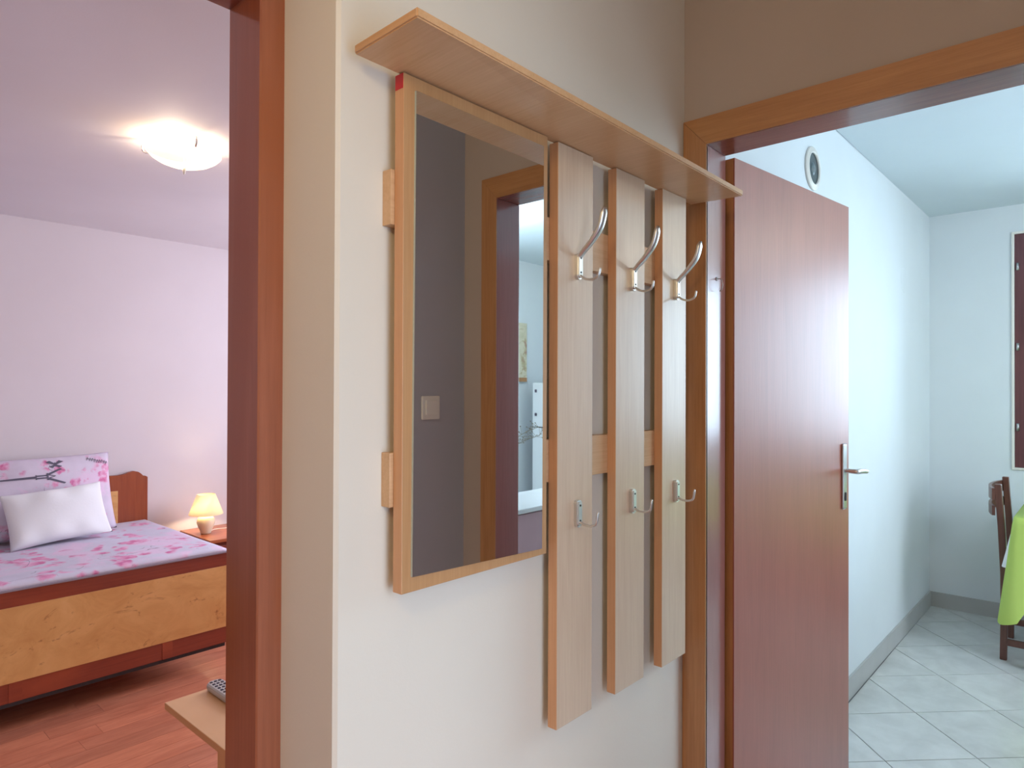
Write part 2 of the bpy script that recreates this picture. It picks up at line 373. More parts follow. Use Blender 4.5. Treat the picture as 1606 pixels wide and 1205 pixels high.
# kitchen floor: slab plus diagonal tiles
kf = struct('floor_kitchen', box(XD0+.05, 5.0, -2.15, .88, -.1, -.004), M['grout'], 'kitchen floor of pale ceramic tiles laid diagonally', 'floor')
P = .5062; sq = P/math.sqrt(2)
def clip(poly, ax, val, keep_less):
    out = []
    for i in range(len(poly)):
        a, b = poly[i], poly[(i+1) % len(poly)]
        ia = (a[ax] <= val) == keep_less; ib = (b[ax] <= val) == keep_less
        if ia: out.append(a)
        if ia != ib:
            t = (val-a[ax])/(b[ax]-a[ax]); out.append((a[0]+(b[0]-a[0])*t, a[1]+(b[1]-a[1])*t))
    return out
g = .0022*math.sqrt(2); full = None
for i in range(-9, 8):
    for j in range(-8, 10):
        s0 = 3.424+i*P; d0 = 2.665+j*P
        pts = []
        for s, d in ((s0+g, d0+g), (s0+P-g, d0+g), (s0+P-g, d0+P-g), (s0+g, d0+P-g)): pts.append(((s+d)/2, (s-d)/2))
        q = pts
        for ax, v, l in ((0, XD0+.052, False), (0, 4.99, True), (1, -2.15, False), (1, .868, True)):
            if len(q) >= 3: q = clip(q, ax, v, l)
        if len(q) < 3: continue
        ar = abs(sum(q[k][0]*q[(k+1) % len(q)][1]-q[(k+1) % len(q)][0]*q[k][1] for k in range(len(q))))/2
        if ar < .002: continue
        if len(q) == 4 and abs(ar-(P/math.sqrt(2)-.0044)**2) < 1e-3 and full:
            o = full.copy(); COL.objects.link(o); cx = sum(p[0] for p in q)/4; cy = sum(p[1] for p in q)/4
            o.location = Vector((cx, cy, full_c.z)) - wloc(kf)
        else:
            o = obj('tile', prism(q, -.004, 0), M['tile'], kf)
            if len(q) == 4 and abs(ar-(P/math.sqrt(2)-.0044)**2) < 1e-3: full = o; full_c = WORLD[o.name].copy()
# bedroom
struct('wall_bedroom_far', box(-1.6, 3.0, YFAR, YFAR+.12, 0, ZB+.1), M['bed_paint'], 'lilac-white bedroom wall behind the bed', 'wall')
struct('wall_bedroom_left', box(-1.72, -1.6, YW1, YFAR, 0, ZB+.1), M['bed_paint'], 'bedroom side wall past the foot of the bed', 'wall')
bm = box(2.9, 3.02, YW1, 2.1, 0, ZB+.1); box(2.9, 3.02, 3.7, YFAR, 0, ZB+.1, bm=bm)
box(2.9, 3.02, 2.1, 3.7, 0, .85, bm=bm); box(2.9, 3.02, 2.1, 3.7, 2.15, ZB+.1, bm=bm)
struct('wall_bedroom_right', bm, M['bed_paint'], 'bedroom wall with the window, beyond the nightstand', 'wall')
struct('ceiling_bedroom', box(-1.6, 2.9, YW1, YFAR, ZB, ZB+.1), M['ceil_paint'], 'lilac-white bedroom ceiling around the glass lamp', 'ceiling')
bf = struct('floor_bedroom', box(-1.6, 2.9, YW1, YFAR, -.1, -.003), M['night_wood'], 'reddish laminate bedroom floor in narrow strips', 'floor')
PW = .0965
lens = {}
y = YW1+.003; r = 0
while y < YFAR-.02:
    y1 = min(y+PW, YFAR-.003)
    x = -1.6+.003 - random.random()*.0 ; first = True
    while x < 2.85:
        L = (.35+.55*random.random()) if first else .92
        first = False; x1 = min(x+L, 2.897)
        if x1-x > .08: obj('plank', box(x, x1-.0009, y, y1-.0011, -.003, 0), M['plank'], bf)
        x = x1
    y = y1; r += 1

XF = HALL
# ------------------------------------------------------------ door 1: dark stained bedroom door frame
d1 = empty('door_1', (.21, 1.24, ZF), 'dark red-brown stained frame of the bedroom doorway', 'door frame', kind='structure')
bm = bmesh.new()
def post(x0, x1, flip):
    # frame post with a rebate; the outer edge slightly ragged like old paint
    bm = bmesh.new(); n = 60
    pts = lambda z: None
    rings = []
    for k in range(n+1):
        z = ZF+(2.13-ZF)*k/n; j = (random.random()-.5)*.0022
        xo, xi = (x1+j, x0) if not flip else (x0-j, x1)
        s = 1 if not flip else -1
        ring = [(xo, 1.179), (xi+s*.003, 1.179), (xi, 1.182), (xi, 1.262), (xi+s*.001, 1.263), (xi+s*.001, 1.304), (xo, 1.304)]
        rings.append([bm.verts.new((a, b, z)) for a, b in ring])
    for a, b in zip(rings, rings[1:]):
        for q in range(7): bm.faces.new((a[q], a[(q+1) % 7], b[(q+1) % 7], b[q]))
    bm.faces.new(rings[0]); bm.faces.new(rings[-1]); return bm
obj('frame_post', post(.611, .661, False), M['frame_dark'], d1)
obj('frame_post', post(-.241, -.191, True), M['frame_dark'], d1)
obj('frame_head', box(-.241, .661, 1.179, 1.306, 2.13, 2.18, .002), M['frame_dark_x'], d1)

# ------------------------------------------------------------ door 2: oak casing, mahogany reveal, open leaf
d2 = empty('door_2', (1.922, .51, ZF), 'kitchen doorway with orange oak casing and glossy mahogany door standing open', 'door', kind='structure')
obj('casing', prism([(.922, ZF), (.998, ZF), (.998, 2.212), (.922, 2.127)], 1.912, 1.922, axis='X'), M['oak_z'], d2)
obj('casing', prism([(.09, ZF), (.010, ZF), (.010, 2.212), (.09, 2.127)], 1.912, 1.922, axis='X'), M['oak_z'], d2)
obj('casing_head', prism([(.0905, 2.1278), (.9215, 2.1278), (.9975, 2.2125), (.0105, 2.2125)], 1.911, 1.9215, axis='X'), M['oak_y'], d2)
for y0, y1 in ((.922, .95), (.062, .09)):
    obj('jamb', box(1.914, 2.05, y0, y1, ZF, 2.127, .002), M['jamb'], d2)
obj('jamb_head', box(1.914, 2.05, .062, .95, 2.1272, 2.155, .002), M['mahogany_head'], d2)
bm = sweep(spline([(1.985, .921, 1.725), (1.982, .906, 1.722), (1.982, .900, 1.705), (1.984, .905, 1.690), (1.986, .912, 1.686)], 6), .0014, .0014, seg=8)
lathe([(.0001, 0), (.006, 0), (.006, .002), (.0001, .002)], 0, 0, 14, bm, Matrix.Translation((1.985, .922, 1.725)) @ Matrix.Rotation(math.pi/2, 4, 'X'))
obj('screw_hook', bm, M['steel'], d2, True)
A = Vector((2.061, .897, 0)); B = Vector((2.927, .795, 0)); e = (B-A).normalized(); nrm = Vector((-e.y, e.x, 0)); LL = (B-A).length
def leafm(): return Matrix(((e.x, nrm.x, 0, A.x), (e.y, nrm.y, 0, A.y), (0, 0, 1, 0), (0, 0, 0, 1)))
def leaf_obj(name, bm, mat, parent, smooth=False):
    bmesh.ops.transform(bm, matrix=leafm(), verts=bm.verts[:]); return obj(name, bm, mat, parent, smooth)
leaf = leaf_obj('door_leaf', box(0, LL, 0, .036, ZF+.008, 2.12, .0015), M['mahogany'], d2)
leaf_obj('lipping', box(-.0012, .0, .004, .034, ZF+.01, 2.118), M['oak_z'], leaf)
hx = LL-.052
leaf_obj('handle_plate', box(hx-.019, hx+.019, -.008, 0, .905, 1.165, .006, 3), M['steel'], leaf)
lx = hx
pts = spline([(lx, -.006, 1.058), (lx, -.045, 1.058), (lx+.008, -.054, 1.058), (lx+.03, -.054, 1.058), (lx+.075, -.05, 1.054), (lx+.105, -.048, 1.05)], 6)
leaf_obj('handle_lever', sweep(pts, .0085, .0085, seg=14, taper=lambda t: 1+.25*math.sin(t*3.1)), M['chrome'], leaf, True)
bm = box(hx-.005, hx+.007, -.0115, -.007, .938, .972, .002)
leaf_obj('lock_cylinder', bm, M['screw'], leaf)

XF = None
# ------------------------------------------------------------ kitchen window
w1 = empty('window_1', (5.0, (WY0+WY1)/2, WZ0), 'kitchen window with dark reddish-brown frame and white surround', 'window', kind='structure')
def ringbox(x0, x1, ya, yb, za, zb, t, bev=.002):
    bm = box(x0, x1, ya, ya+t, za, zb, bev); box(x0, x1, yb-t, yb, za, zb, bev, bm=bm)
    box(x0, x1, ya+t, yb-t, za, za+t, bev, bm=bm); box(x0, x1, ya+t, yb-t, zb-t, zb, bev, bm=bm); return bm
obj('window_surround', ringbox(4.99, 5.002, WY0-.0, WY1, WZ0, WZ1, .014), M['white_plastic'], w1)
obj('window_frame', ringbox(4.998, 5.06, WY0+.014, WY1-.014, WZ0+.014, WZ1-.014, .05), M['window_wood'], w1)
ymid = (WY0+WY1)/2
for ya, yb in ((WY0+.064, ymid-.002), (ymid+.002, WY1-.064)):
    sa = obj('casement', ringbox(5.0, 5.05, ya, yb, WZ0+.064, WZ1-.064, .055), M['window_wood'], w1)
    obj('pane', box(5.022, 5.026, ya+.05, yb-.05, WZ0+.115, WZ1-.115), M['glass'], sa)
for hz in (1.16, 1.64, 2.12):
    obj('hinge', sweep([Vector((4.994, WY1-.03, hz-.022)), Vector((4.994, WY1-.03, hz+.022))], .007, .007, seg=12), M['steel'], w1, True)

XF = HALL
# ============================================================ COAT RACK
rack = empty('coat_rack', (1.29, 1.0, .595), 'beech wall coat rack with hat shelf, framed mirror and three slats of hooks', 'coat rack')
bm = box(.672, 1.904, .803, .969, 1.950, 1.9665)
for v in bm.verts:      # it sags a little towards the door and stands up at its front left corner
    left, front = v.co.x < 1, v.co.y < .9
    v.co.z += {(True, True): .0075, (True, False): .003, (False, True): -.005, (False, False): -.001}[(left, front)]
bmesh.ops.bevel(bm, geom=bm.edges[:], offset=.0025, segments=2, affect='EDGES')
obj('hat_shelf', bm, M['beech_y'], rack)
for z0, z1 in ((1.678, 1.779), (1.163, 1.262)):
    obj('batten', box(.757, 1.836, .9755, 1.0, z0, z1, .001), M['beech_x'], rack)
bm = box(.765, 1.178, .95, .975, 1.009, 1.9495, .0012)
for f_ in bm.faces:
    if abs(f_.calc_center_median().y-.95) < .0005: f_.material_index = 1
board = obj('mirror_board', bm, [M['beech_edge'], M['beech_front']], rack)
obj('red_tape', box(.7645, .7652, .9515, .9735, 1.922, 1.949), M['red_tape'], board)
gz = [(.7875, 1.0385), (1.1555, 1.025), (1.158, 1.922-.0), (.791, 1.924)]
gz = [(.786, 1.0375), (1.1565, 1.0245), (1.1585, 1.9215), (.7905, 1.9235)]
gz = [(.786, 1.0375), (1.1565, 1.0245), (1.1585, 1.9215), (.7905, 1.9235)]
bm = prism(gz, .9450, .9498, axis='Y')
for f_ in bm.faces: f_.material_index = 0 if abs(f_.calc_center_median().y-.9450) < 1e-5 else 1
obj('mirror_glass', bm, [M['mirror'], M['mirror_edge']], board)
HX = []
for k, (x0, x1, zb) in enumerate(((1.216, 1.356, .597), (1.459, 1.600, .597), (1.697, 1.838, .593))):
    bm = box(x0, x1, .95, .9755, zb, 1.9495, .0012)
    for f_ in bm.faces:
        if abs(f_.normal.x) > .9 or abs(f_.calc_center_median().x-x0) < .002: f_.material_index = 1
    obj('slat', bm, [M['beech_z'], M['beech_edge']], rack); HX.append((x0+x1)/2+.004)
def arm_mesh(pts, a, b, taper): return sweep(spline(pts, 7), a, b, seg=14, side=(1, 0, 0), taper=taper)
def place_hook(x, upper):
    if upper:
        zb, zt = 1.640, 1.706
    else:
        zb, zt = 1.052, 1.120
    bm = bmesh.new()
    # slim plate, rounded at both ends, domed front
    prof = []
    for k in range(9):
        a = math.pi*k/8; prof.append((x+.0105*math.cos(a), zt-.010+.0105*math.sin(a)*(.5 if upper else .6)))
    for k in range(9):
        a = math.pi+math.pi*k/8; prof.append((x+.0105*math.cos(a), zb+.010+.0105*math.sin(a)))
    prism(prof, .9375, .95, bm, axis='Y')
    bmesh.ops.bevel(bm, geom=[e_ for e_ in bm.edges if abs(e_.verts[0].co.y-.9375) < 1e-5 and abs(e_.verts[1].co.y-.9375) < 1e-5], offset=.0035, segments=2, affect='EDGES')
    h = obj('coat_hook', bm, M['chrome'], rack, False)
    if upper:
        obj('upper_arm', arm_mesh([(x, .941, zt-.012), (x, .930, zt-.001), (x, .905, zt+.022), (x, .882, zt+.052), (x, .8705, zt+.094)], .0102, .0062,
                                  lambda t: .85+.3*t if t < .93 else (.85+.3*t)*(1-(t-.93)*8)), M['chrome'], h, True)
        low = [(x, .941, zb+.010), (x, .925, zb-.001), (x, .905, zb-.004), (x, .889, zb+.003), (x, .8835, zb+.021)]
    else:
        low = [(x, .941, zb+.014), (x, .925, zb+.008), (x, .905, zb+.008), (x, .892, zb+.016), (x, .8875, zb+.042)]
    obj('lower_arm', arm_mesh(low, .0036, .0030, lambda t: 1 if t < .9 else 1.2-(t-.9)*5), M['chrome'], h, True)
    for sz in ((zt-.016), (zb+.016)):
        obj('screw', lathe([(.0001, 0), (.0026, 0), (.0022, .0012), (.0001, .0012)], 0, 0, 12, None,
            Matrix.Translation((x, .9376, sz)) @ Matrix.Rotation(math.pi/2, 4, 'X')), M['screw'], h)
for x in HX: place_hook(x, True)
for x in HX: place_hook(x, False)

# ============================================================ HALL: light switch opposite the mirror
sw = empty('light_switch', (1.735, -.097, 1.306), 'white square light switch on the grey wall, seen in the mirror', 'switch')
obj('switch_plate', box(1.690, 1.782, -.097, -.087, 1.258, 1.350, .005, 3), M['white_plastic'], sw)
obj('rocker', box(1.706, 1.766, -.089, -.082, 1.276, 1.334, .003, 2), M['white_plastic'], sw)

XF = None
# ============================================================ KITCHEN
vp = empty('round_vent', (2.758, .897, 2.253), 'round white vent sleeve high on the kitchen wall above the open door', 'vent')
ang = 0
VM = Matrix.Translation((2.758, .8828, 2.253)) @ Matrix.Rotation(ang, 4, 'Z') @ Matrix.Rotation(math.pi/2, 4, 'X')
obj('vent_rim', lathe([(.085, 0), (.085, .005), (.080, .008), (.068, .007), (.066, .010), (.062, .010), (.061, .004)], 0, 0, 48, None, VM), M['white_plastic'], vp, True)
obj('vent_disc', lathe([(.0001, .003), (.0615, .003), (.0615, .001), (.0001, .001)], 0, 0, 40, None, VM), M['void'], vp)
obj('vent_shine', lathe([(.0001, .009), (.016, .008), (.026, .003), (.026, .002), (.0001, .002)], 0, 0, 32, None, VM), M['pipe_shine'], vp, True)  # small dome carrying the painted shine on the dark disc
tag(obj('wall_cover', lathe([(.0001, .004), (.06, .004), (.07, .0015), (.072, 0), (.0001, 0)], 0, 0, 40, None,
    Matrix.Translation((4.303, .8803, 2.0)) @ Matrix.Rotation(math.pi/2, 4, 'X')), M['kitchen_paint'], smooth=False),
    'faint round painted-over cover on the kitchen wall near the corner', 'cover')

# chair (back posts towards the wall, tucked under the table)
ch = empty('dining_chair', (4.45, .22, 0), 'dark brown wooden chair with curved slatted back by the green covered table', 'chair')
def post_pts(x, y, top): return [Vector((x, y, 0)), Vector((x, y-.004, .25)), Vector((x, y-.002, .45)), Vector((x, y+.008, .68)), Vector((x, y+.022, top))]
def squarebar(pts, a, b):
    bm = bmesh.new(); rings = []
    for p in pts: rings.append([bm.verts.new(p+Vector(v)) for v in ((-a, -b, 0), (a, -b, 0), (a, b, 0), (-a, b, 0))])
    for r0, r1 in zip(rings, rings[1:]):
        for j in range(4): bm.faces.new((r0[j], r0[(j+1) % 4], r1[(j+1) % 4], r1[j]))
    bm.faces.new(rings[0]); bm.faces.new(rings[-1])
    bmesh.ops.bevel(bm, geom=bm.edges[:], offset=.003, segments=1, affect='EDGES'); return bm
cx0, cx1 = 4.255, 4.655
for x, yy in ((cx0, .42), (cx1, .427)):
    obj('leg', squarebar(post_pts(x, yy, .895), .017, .015), M['chair_wood'], ch)
for x in (cx0+.01, cx1-.01):
    obj('leg', box(x-.016, x+.016, .03, .062, 0, .43, .003), M['chair_wood'], ch)
for z0, z1 in ((.815, .875), (.735, .785)):
    bm = bmesh.new(); n = 14; rings = []
    for k in range(n+1):
        t = k/n; x = cx0-.017+(cx1-cx0+.034)*t; y = .452+.035*(1-(2*t-1)**2)
        rings.append([bm.verts.new((x, y+dy, z)) for dy, z in ((0, z0), (.014, z0), (.014, z1), (0, z1))])
    for a, b in zip(rings, rings[1:]):
        for j in range(4): bm.faces.new((a[j], a[(j+1) % 4], b[(j+1) % 4], b[j]))
    bm.faces.new(rings[0]); bm.faces.new(rings[-1])
    obj('back_slat', bm, M['chair_wood'], ch)
obj('seat', box(cx0-.01, cx1+.01, .02, .41, .43, .455, .008, 3), M['chair_wood'], ch)
for x in (cx0, cx1): obj('stretcher', box(x-.01, x+.01, .055, .412, .075, .108, .003), M['chair_wood'], ch)
obj('stretcher', box(cx0+.012, cx1-.012, .22, .24, .08, .105, .003), M['chair_wood'], ch)

# table and its cloths
TX0, TX1, TY0, TY1, TZ = 4.10, 4.82, -.85, .355, .75
tb = empty('dining_table', (4.5, -.25, 0), 'dining table hidden under green and white cloths by the kitchen window', 'table')
obj('tabletop', box(TX0, TX1, TY0, TY1, TZ-.03, TZ, .004), M['chair_wood'], tb)
for x in (TX0+.06, TX1-.06):
    for y in (TY0+.06, TY1-.08): obj('leg', box(x-.025, x+.025, y-.025, y+.025, 0, TZ-.03, .003), M['chair_wood'], tb)
def cloth(top, off, hem_side, hem_corner, flare, nf, ph, kx=1):
    """draped cloth: flat top, sides hanging in folds, corners falling lower and standing out"""
    bm = bmesh.new(); per = []
    xa, xb, ya, yb, r = TX0-off, TX1+off, TY0-off, TY1+off, .02
    corners = [((xb, yb), 0), ((xa, yb), 90), ((xa, ya), 180), ((xb, ya), 270)]
    arcs = []
    for (x, y), a0 in corners:
        sx, sy = (1 if x == xb else -1), (1 if y == yb else -1); arc = []
        for k in range(13):
            a = math.radians(a0+90*k/12); arc.append((x-sx*r+r*math.cos(a), y-sy*r+r*math.sin(a), math.cos(a), math.sin(a)))
        arcs.append(arc)
    for i, arc in enumerate(arcs):
        per += arc; nxt = arcs[(i+1) % 4][0]; last = arc[-1]
        L = math.hypot(nxt[0]-last[0], nxt[1]-last[1]); n = int(L/.02)
        for k in range(1, n):
            t = k/n; per.append((last[0]+(nxt[0]-last[0])*t, last[1]+(nxt[1]-last[1])*t, last[2], last[3]))
    N = len(per); rings = []
    def cd(x, y): return min(math.hypot(x-c[0][0], y-c[0][1]) for c in corners)
    topv = [bm.verts.new((p[0], p[1], top)) for p in per]; bm.faces.new(topv); rings.append(topv)
    L = 14
    for l in range(1, L+1):
        t = l/L; ring = []
        for k, (x, y, nx, ny) in enumerate(per):
            d = cd(x, y); corner = max(0, 1-d/.20)**1.5
            hem = hem_side+(hem_corner-hem_side)*corner
            s = x*nf+y*nf*1.1+ph
            fold = .5+.5*math.sin(s)+.25*math.sin(2.3*s)
            o = t*(flare*corner+.020*fold*(1-.2*corner))+.003
            ring.append(bm.verts.new((x+nx*o*kx, y+ny*o, top-(top-hem)*t)))
        rings.append(ring)
    for a, b in zip(rings, rings[1:]):
        for k in range(N): bm.faces.new((a[k], a[(k+1) % N], b[(k+1) % N], b[k]))
    return bm
o = obj('white_tablecloth', cloth(TZ+.0035, .0025, .60, .50, .058, 48, 1.1, .3), M['white_cloth'], None, True)
tag(o, 'white under-cloth peeking out beneath the green tablecloth', 'tablecloth')
o = obj('green_tablecloth', cloth(TZ+.007, .009, .49, .22, .068, 48, 1.1), M['green'], None, True)
tag(o, 'lime green cloth draped over the dining table corner', 'tablecloth')

# things seen only in the mirror: fridge, canvas, low cabinet, dried twigs
fr_ = empty('fridge', (4.7, -1.73, 0), 'white two-door fridge seen in the mirror through the kitchen door', 'fridge')
obj('fridge_body', box(4.44, 4.99, -2.01, -1.45, .02, 1.43, .008), M['white_enamel'], fr_)
fd = obj('freezer_door', box(4.395, 4.437, -2.01, -1.45, 1.055, 1.43, .008), M['white_enamel'], fr_)
obj('fridge_door', box(4.395, 4.437, -2.01, -1.45, .05, 1.047, .008), M['white_enamel'], fr_)
obj('plinth', box(4.46, 4.98, -1.99, -1.47, 0, .03), M['black'], fr_)
for y, z, mt in ((-1.97, 1.36, 'ink'), (-1.97, 1.16, 'ink'), (-1.87, 1.28, 'oak_z'), (-1.8, 1.3, 'green')):
    tag(obj('magnet', box(4.388, 4.395, y-.011, y+.011, z-.013, z+.013, .003), M[mt]),
        {1.36: 'dark magnet near the top of the freezer door', 1.16: 'dark magnet low on the freezer door', 1.28: 'orange-brown magnet in the middle of the freezer door', 1.3: 'green magnet on the freezer door'}[z],
        'magnet', 'magnets on the freezer door')
cv = empty('canvas_picture', (4.25, -2.15, 1.65), 'beige floral canvas picture on the kitchen wall, seen in the mirror', 'picture')
obj('canvas', box(4.05, 4.455, -2.15, -2.125, 1.44, 1.95, .002), M['canvas'], cv)
obj('lower_band', box(4.05, 4.4555, -2.1245, -2.123, 1.44, 1.475), M['oak_z'], cv)
cb = empty('low_cabinet', (2.9, -.8, 0), 'low reddish cabinet with white top just inside the kitchen, seen in the mirror', 'cabinet')
obj('cabinet_body', box(2.42, 3.35, -.98, -.64, .06, .725, .002), M['sheen_front'], cb)
obj('cabinet_top', box(2.40, 3.37, -1.0, -.60, .725, .75, .004), M['marble'], cb)
for a, b in ((2.43, 2.88), (2.89, 3.34)):
    dd = obj('cabinet_door', box(a, b, -.64, -.622, .08, .715, .003), M['sheen_front'], cb)
    obj('knob', lathe([(.0001, .02), (.01, .018), (.012, .01), (.005, .006), (.005, 0)], 0, 0, 16, None,
        Matrix.Translation(((a+b)/2+(.17 if a < 2.6 else -.17), -.622, .5)) @ Matrix.Rotation(-math.pi/2, 4, 'X')), M['steel'], dd, True)
obj('plinth', box(2.46, 3.31, -.96, -.66, 0, .06), M['chair_wood'], cb)
vs = empty('twig_vase', (2.52, -.78, .75), 'vase of dried twigs on the low cabinet, twigs seen in the mirror', 'vase')
obj('vase_body', lathe([(.0001, .75), (.035, .75), (.05, .79), (.048, .85), (.025, .92), (.028, .95), (.022, .95), (.02, .92), (.0001, .80)], 2.52, -.78, 32), M['vase'], vs, True)
for k, (dx, dy, dz) in enumerate(((.36, .10, .20), (.30, .14, .25), (-.1, .1, .32))):
    p0 = Vector((2.52, -.78, .92)); p1 = p0+Vector((dx, dy, dz))
    pts = spline([p0, p0+Vector((dx*.35, dy*.3, dz*.55)), p0+Vector((dx*.7, dy*.7, dz*.85)), p1], 5)
    bm = sweep(pts, .0016, .0016, seg=5)
    for q in range(8, len(pts)):
        for s_ in range(3):
            v = Vector((random.uniform(-1, 1), random.uniform(-1, 1), random.uniform(-.2, 1))).normalized()*random.uniform(.02, .05)
            sweep([pts[q], pts[q]+v], .0009, .0009, bm=bm, seg=4)
            c0 = pts[q]+v
            bmesh.ops.create_icosphere(bm, subdivisions=1, radius=.0035, matrix=Matrix.Translation(c0))
    obj('twig', bm, M['twig'], vs)

# ============================================================ BEDROOM
XR = 1.543; YF = 3.28; XL_ = -.46
bed = empty('bed', (.54, 3.8, 0), 'low wooden bed with burl front panel and blossom-print bedding', 'bed')
obj('front_panel', box(XL_, XR, YF, YF+.022, .116, .563, .002), M['bed_wood'], bed)
obj('burl_inlay', box(XL_+.0, XR-.0005, YF-.0035, YF-.0005, .196, .497), M['burl'], bed)
obj('lower_rail', box(XL_+.005, XR-.005, YF+.008, YF+.03, .098, .1155), M['screw'], bed)
for k in (.66, 1.24): obj('veneer_strip', box(k, k+.045, YF-.002, YF+.002, .117, .195, 0), M['bed_wood'], bed)
for (x, y) in ((XR-.2, YF+.32), (XR-.2, 4.1), (XL_+.2, YF+.32), (XL_+.2, 4.1)):
    obj('leg', box(x-.03, x+.03, y-.03, y+.03, 0, .18, .003), M['chair_wood'], bed)
for x0 in (XL_, XR-.022): obj('side_rail', box(x0, x0+.022, YF+.0225, 4.30, .20, .55, .002), M['bed_wood'], bed)
obj('slat_base', box(XL_+.03, XR-.03, YF+.03, 4.29, .18, .30), M['night_wood'], bed)
# headboard with a carved top, out line in (x,z)
def crown():
    R = [(XR, .56), (XR, .842), (XR-.014, .850), (XR-.022, .846), (XR-.034, .862), (XR-.052, .876), (XR-.078, .883), (XR-.105, .878), (XR-.128, .866), (XR-.16, .861), (XR-.25, .866), (XR-.5, .886), (XR-1.0, .9)]
    c = (XL_+XR)/2
    Lf = [(2*c-x, z) for x, z in R[::-1]]
    return [(XR, .30)]+R+Lf[1:]+[(XL_, .30)]
hb = obj('headboard', prism(crown(), 4.318, 4.345, axis='Y', bev=.002), M['head_wood'], bed)
obj('inlay_panel', box(XL_+.165, XR-.163, 4.313, 4.3175, .45, .775, .001), M['burl'], hb)
# mattress with bedding
def slab(x0, x1, y0, y1, z0, z1, r, amp, seed, nx=90, ny=50):
    rnd = random.Random(seed); W = [(rnd.uniform(2, 14), rnd.uniform(2, 14), rnd.uniform(0, 6.28), rnd.uniform(.3, 1)) for _ in range(9)]
    bm = bmesh.new(); grid = []
    for j in range(ny+1):
        row = []
        for i in range(nx+1):
            u, v = i/nx, j/ny; x = x0+(x1-x0)*u; y = y0+(y1-y0)*v
            z = z1+sum(a*math.sin(kx*x+ky*y+p) for kx, ky, p, a in W)*amp/4
            d = min(x-x0, x1-x, y-y0, y1-y)
            if d < r: z -= r-math.sqrt(max(0, r*r-(r-d)**2))
            row.append(bm.verts.new((x, y, z)))
        grid.append(row)
    for j in range(ny):
        for i in range(nx): bm.faces.new((grid[j][i], grid[j][i+1], grid[j+1][i+1], grid[j+1][i]))
    per = grid[0]+[grid[j][nx] for j in range(1, ny+1)]+grid[ny][-2::-1]+[grid[j][0] for j in range(ny-1, 0, -1)]
    lo = [bm.verts.new((v.co.x, v.co.y, z0)) for v in per]; n = len(per)
    for i in range(n): bm.faces.new((per[i], per[(i+1) % n], lo[(i+1) % n], lo[i]))
    bm.faces.new(lo); return bm
mt_ = obj('mattress', slab(XL_+.002, XR-.001, YF-.002, 4.316, .566, .592, .012, .003, 3), M['floral'], bed, True)
obj('piping', box(XL_, XR-.002, YF-.006, YF+.004, .560, .569, .002), M['sheet_edge'], mt_)

def pillow(W_, H_, T_, mat, name, Mx, label, pinch=.035, wr=.006, seed=1, group=None, frill=0):
    rnd = random.Random(seed); K = [(rnd.uniform(5, 16), rnd.uniform(5, 16), rnd.uniform(0, 6.28)) for _ in range(7)]
    n = 44; bm = bmesh.new()
    def surf(u, v, s):
        e1 = max(0, 1-abs(u)**2.6); e2 = max(0, 1-abs(v)**2.6); h = T_/2*(e1**.5)*(e2**.55)
        px = W_/2*u*(1-pinch*(1-v*v)*abs(u)); py = H_/2*v*(1-pinch*1.4*(1-u*u)*abs(v))
        wz = sum(math.sin(a*px+b*py+c) for a, b, c in K)*wr/2*(e1*e2)**.3
        rad = wr*2*math.sin(9*u+3)*abs(v)**3*(1-abs(v))
        return Vector((px, py, s*h+(wz+rad)*(1 if s > 0 else .3)))
    g = {}
    for s in (1, -1):
        for i in range(n+1):
            for j in range(n+1):
                u, v = -1+2*i/n, -1+2*j/n
                if s == -1 and (i in (0, n) or j in (0, n)): g[(s, i, j)] = g[(1, i, j)]; continue
                g[(s, i, j)] = bm.verts.new(Mx @ surf(u, v, s))
    for s in (1, -1):
        for i in range(n):
            for j in range(n): bm.faces.new((g[(s, i, j)], g[(s, i+1, j)], g[(s, i+1, j+1)], g[(s, i, j+1)]))
    o = obj(name, bm, mat, None, True); tag(o, label, 'pillow', group)
    return o, (lambda u, v, s=1: Mx @ (surf(u, v, s)+Vector((0, 0, .0022))))
def lean(cx, cy, cz, tilt, rz=0, roll=0):
    # local x = width, local y = up along the pillow, local z = its front
    return Matrix.Translation((cx, cy, cz)) @ Matrix.Rotation(rz, 4, 'Z') @ Matrix.Rotation(math.radians(90-tilt), 4, 'X') @ Matrix.Rotation(roll, 4, 'Z')
# local z points to -Y after the rotation of 90 deg about X: front faces the room
pp, ps = pillow(.75, .43, .15, M['floral_pillow'], 'patterned_pillow', lean(.93, 4.165, .805, 18, 0, .012),
    'large pillow with pink blossom and tower print leaning on the headboard', .03, .006, 5)
wp, wsf = pillow(.45, .285, .15, M['white_cloth'], 'white_pillow', lean(1.0, 3.985, .732, 26, .04, .065),
    'small plain white pillow with soft frilled seams in front of the patterned one', .05, .02, 11)
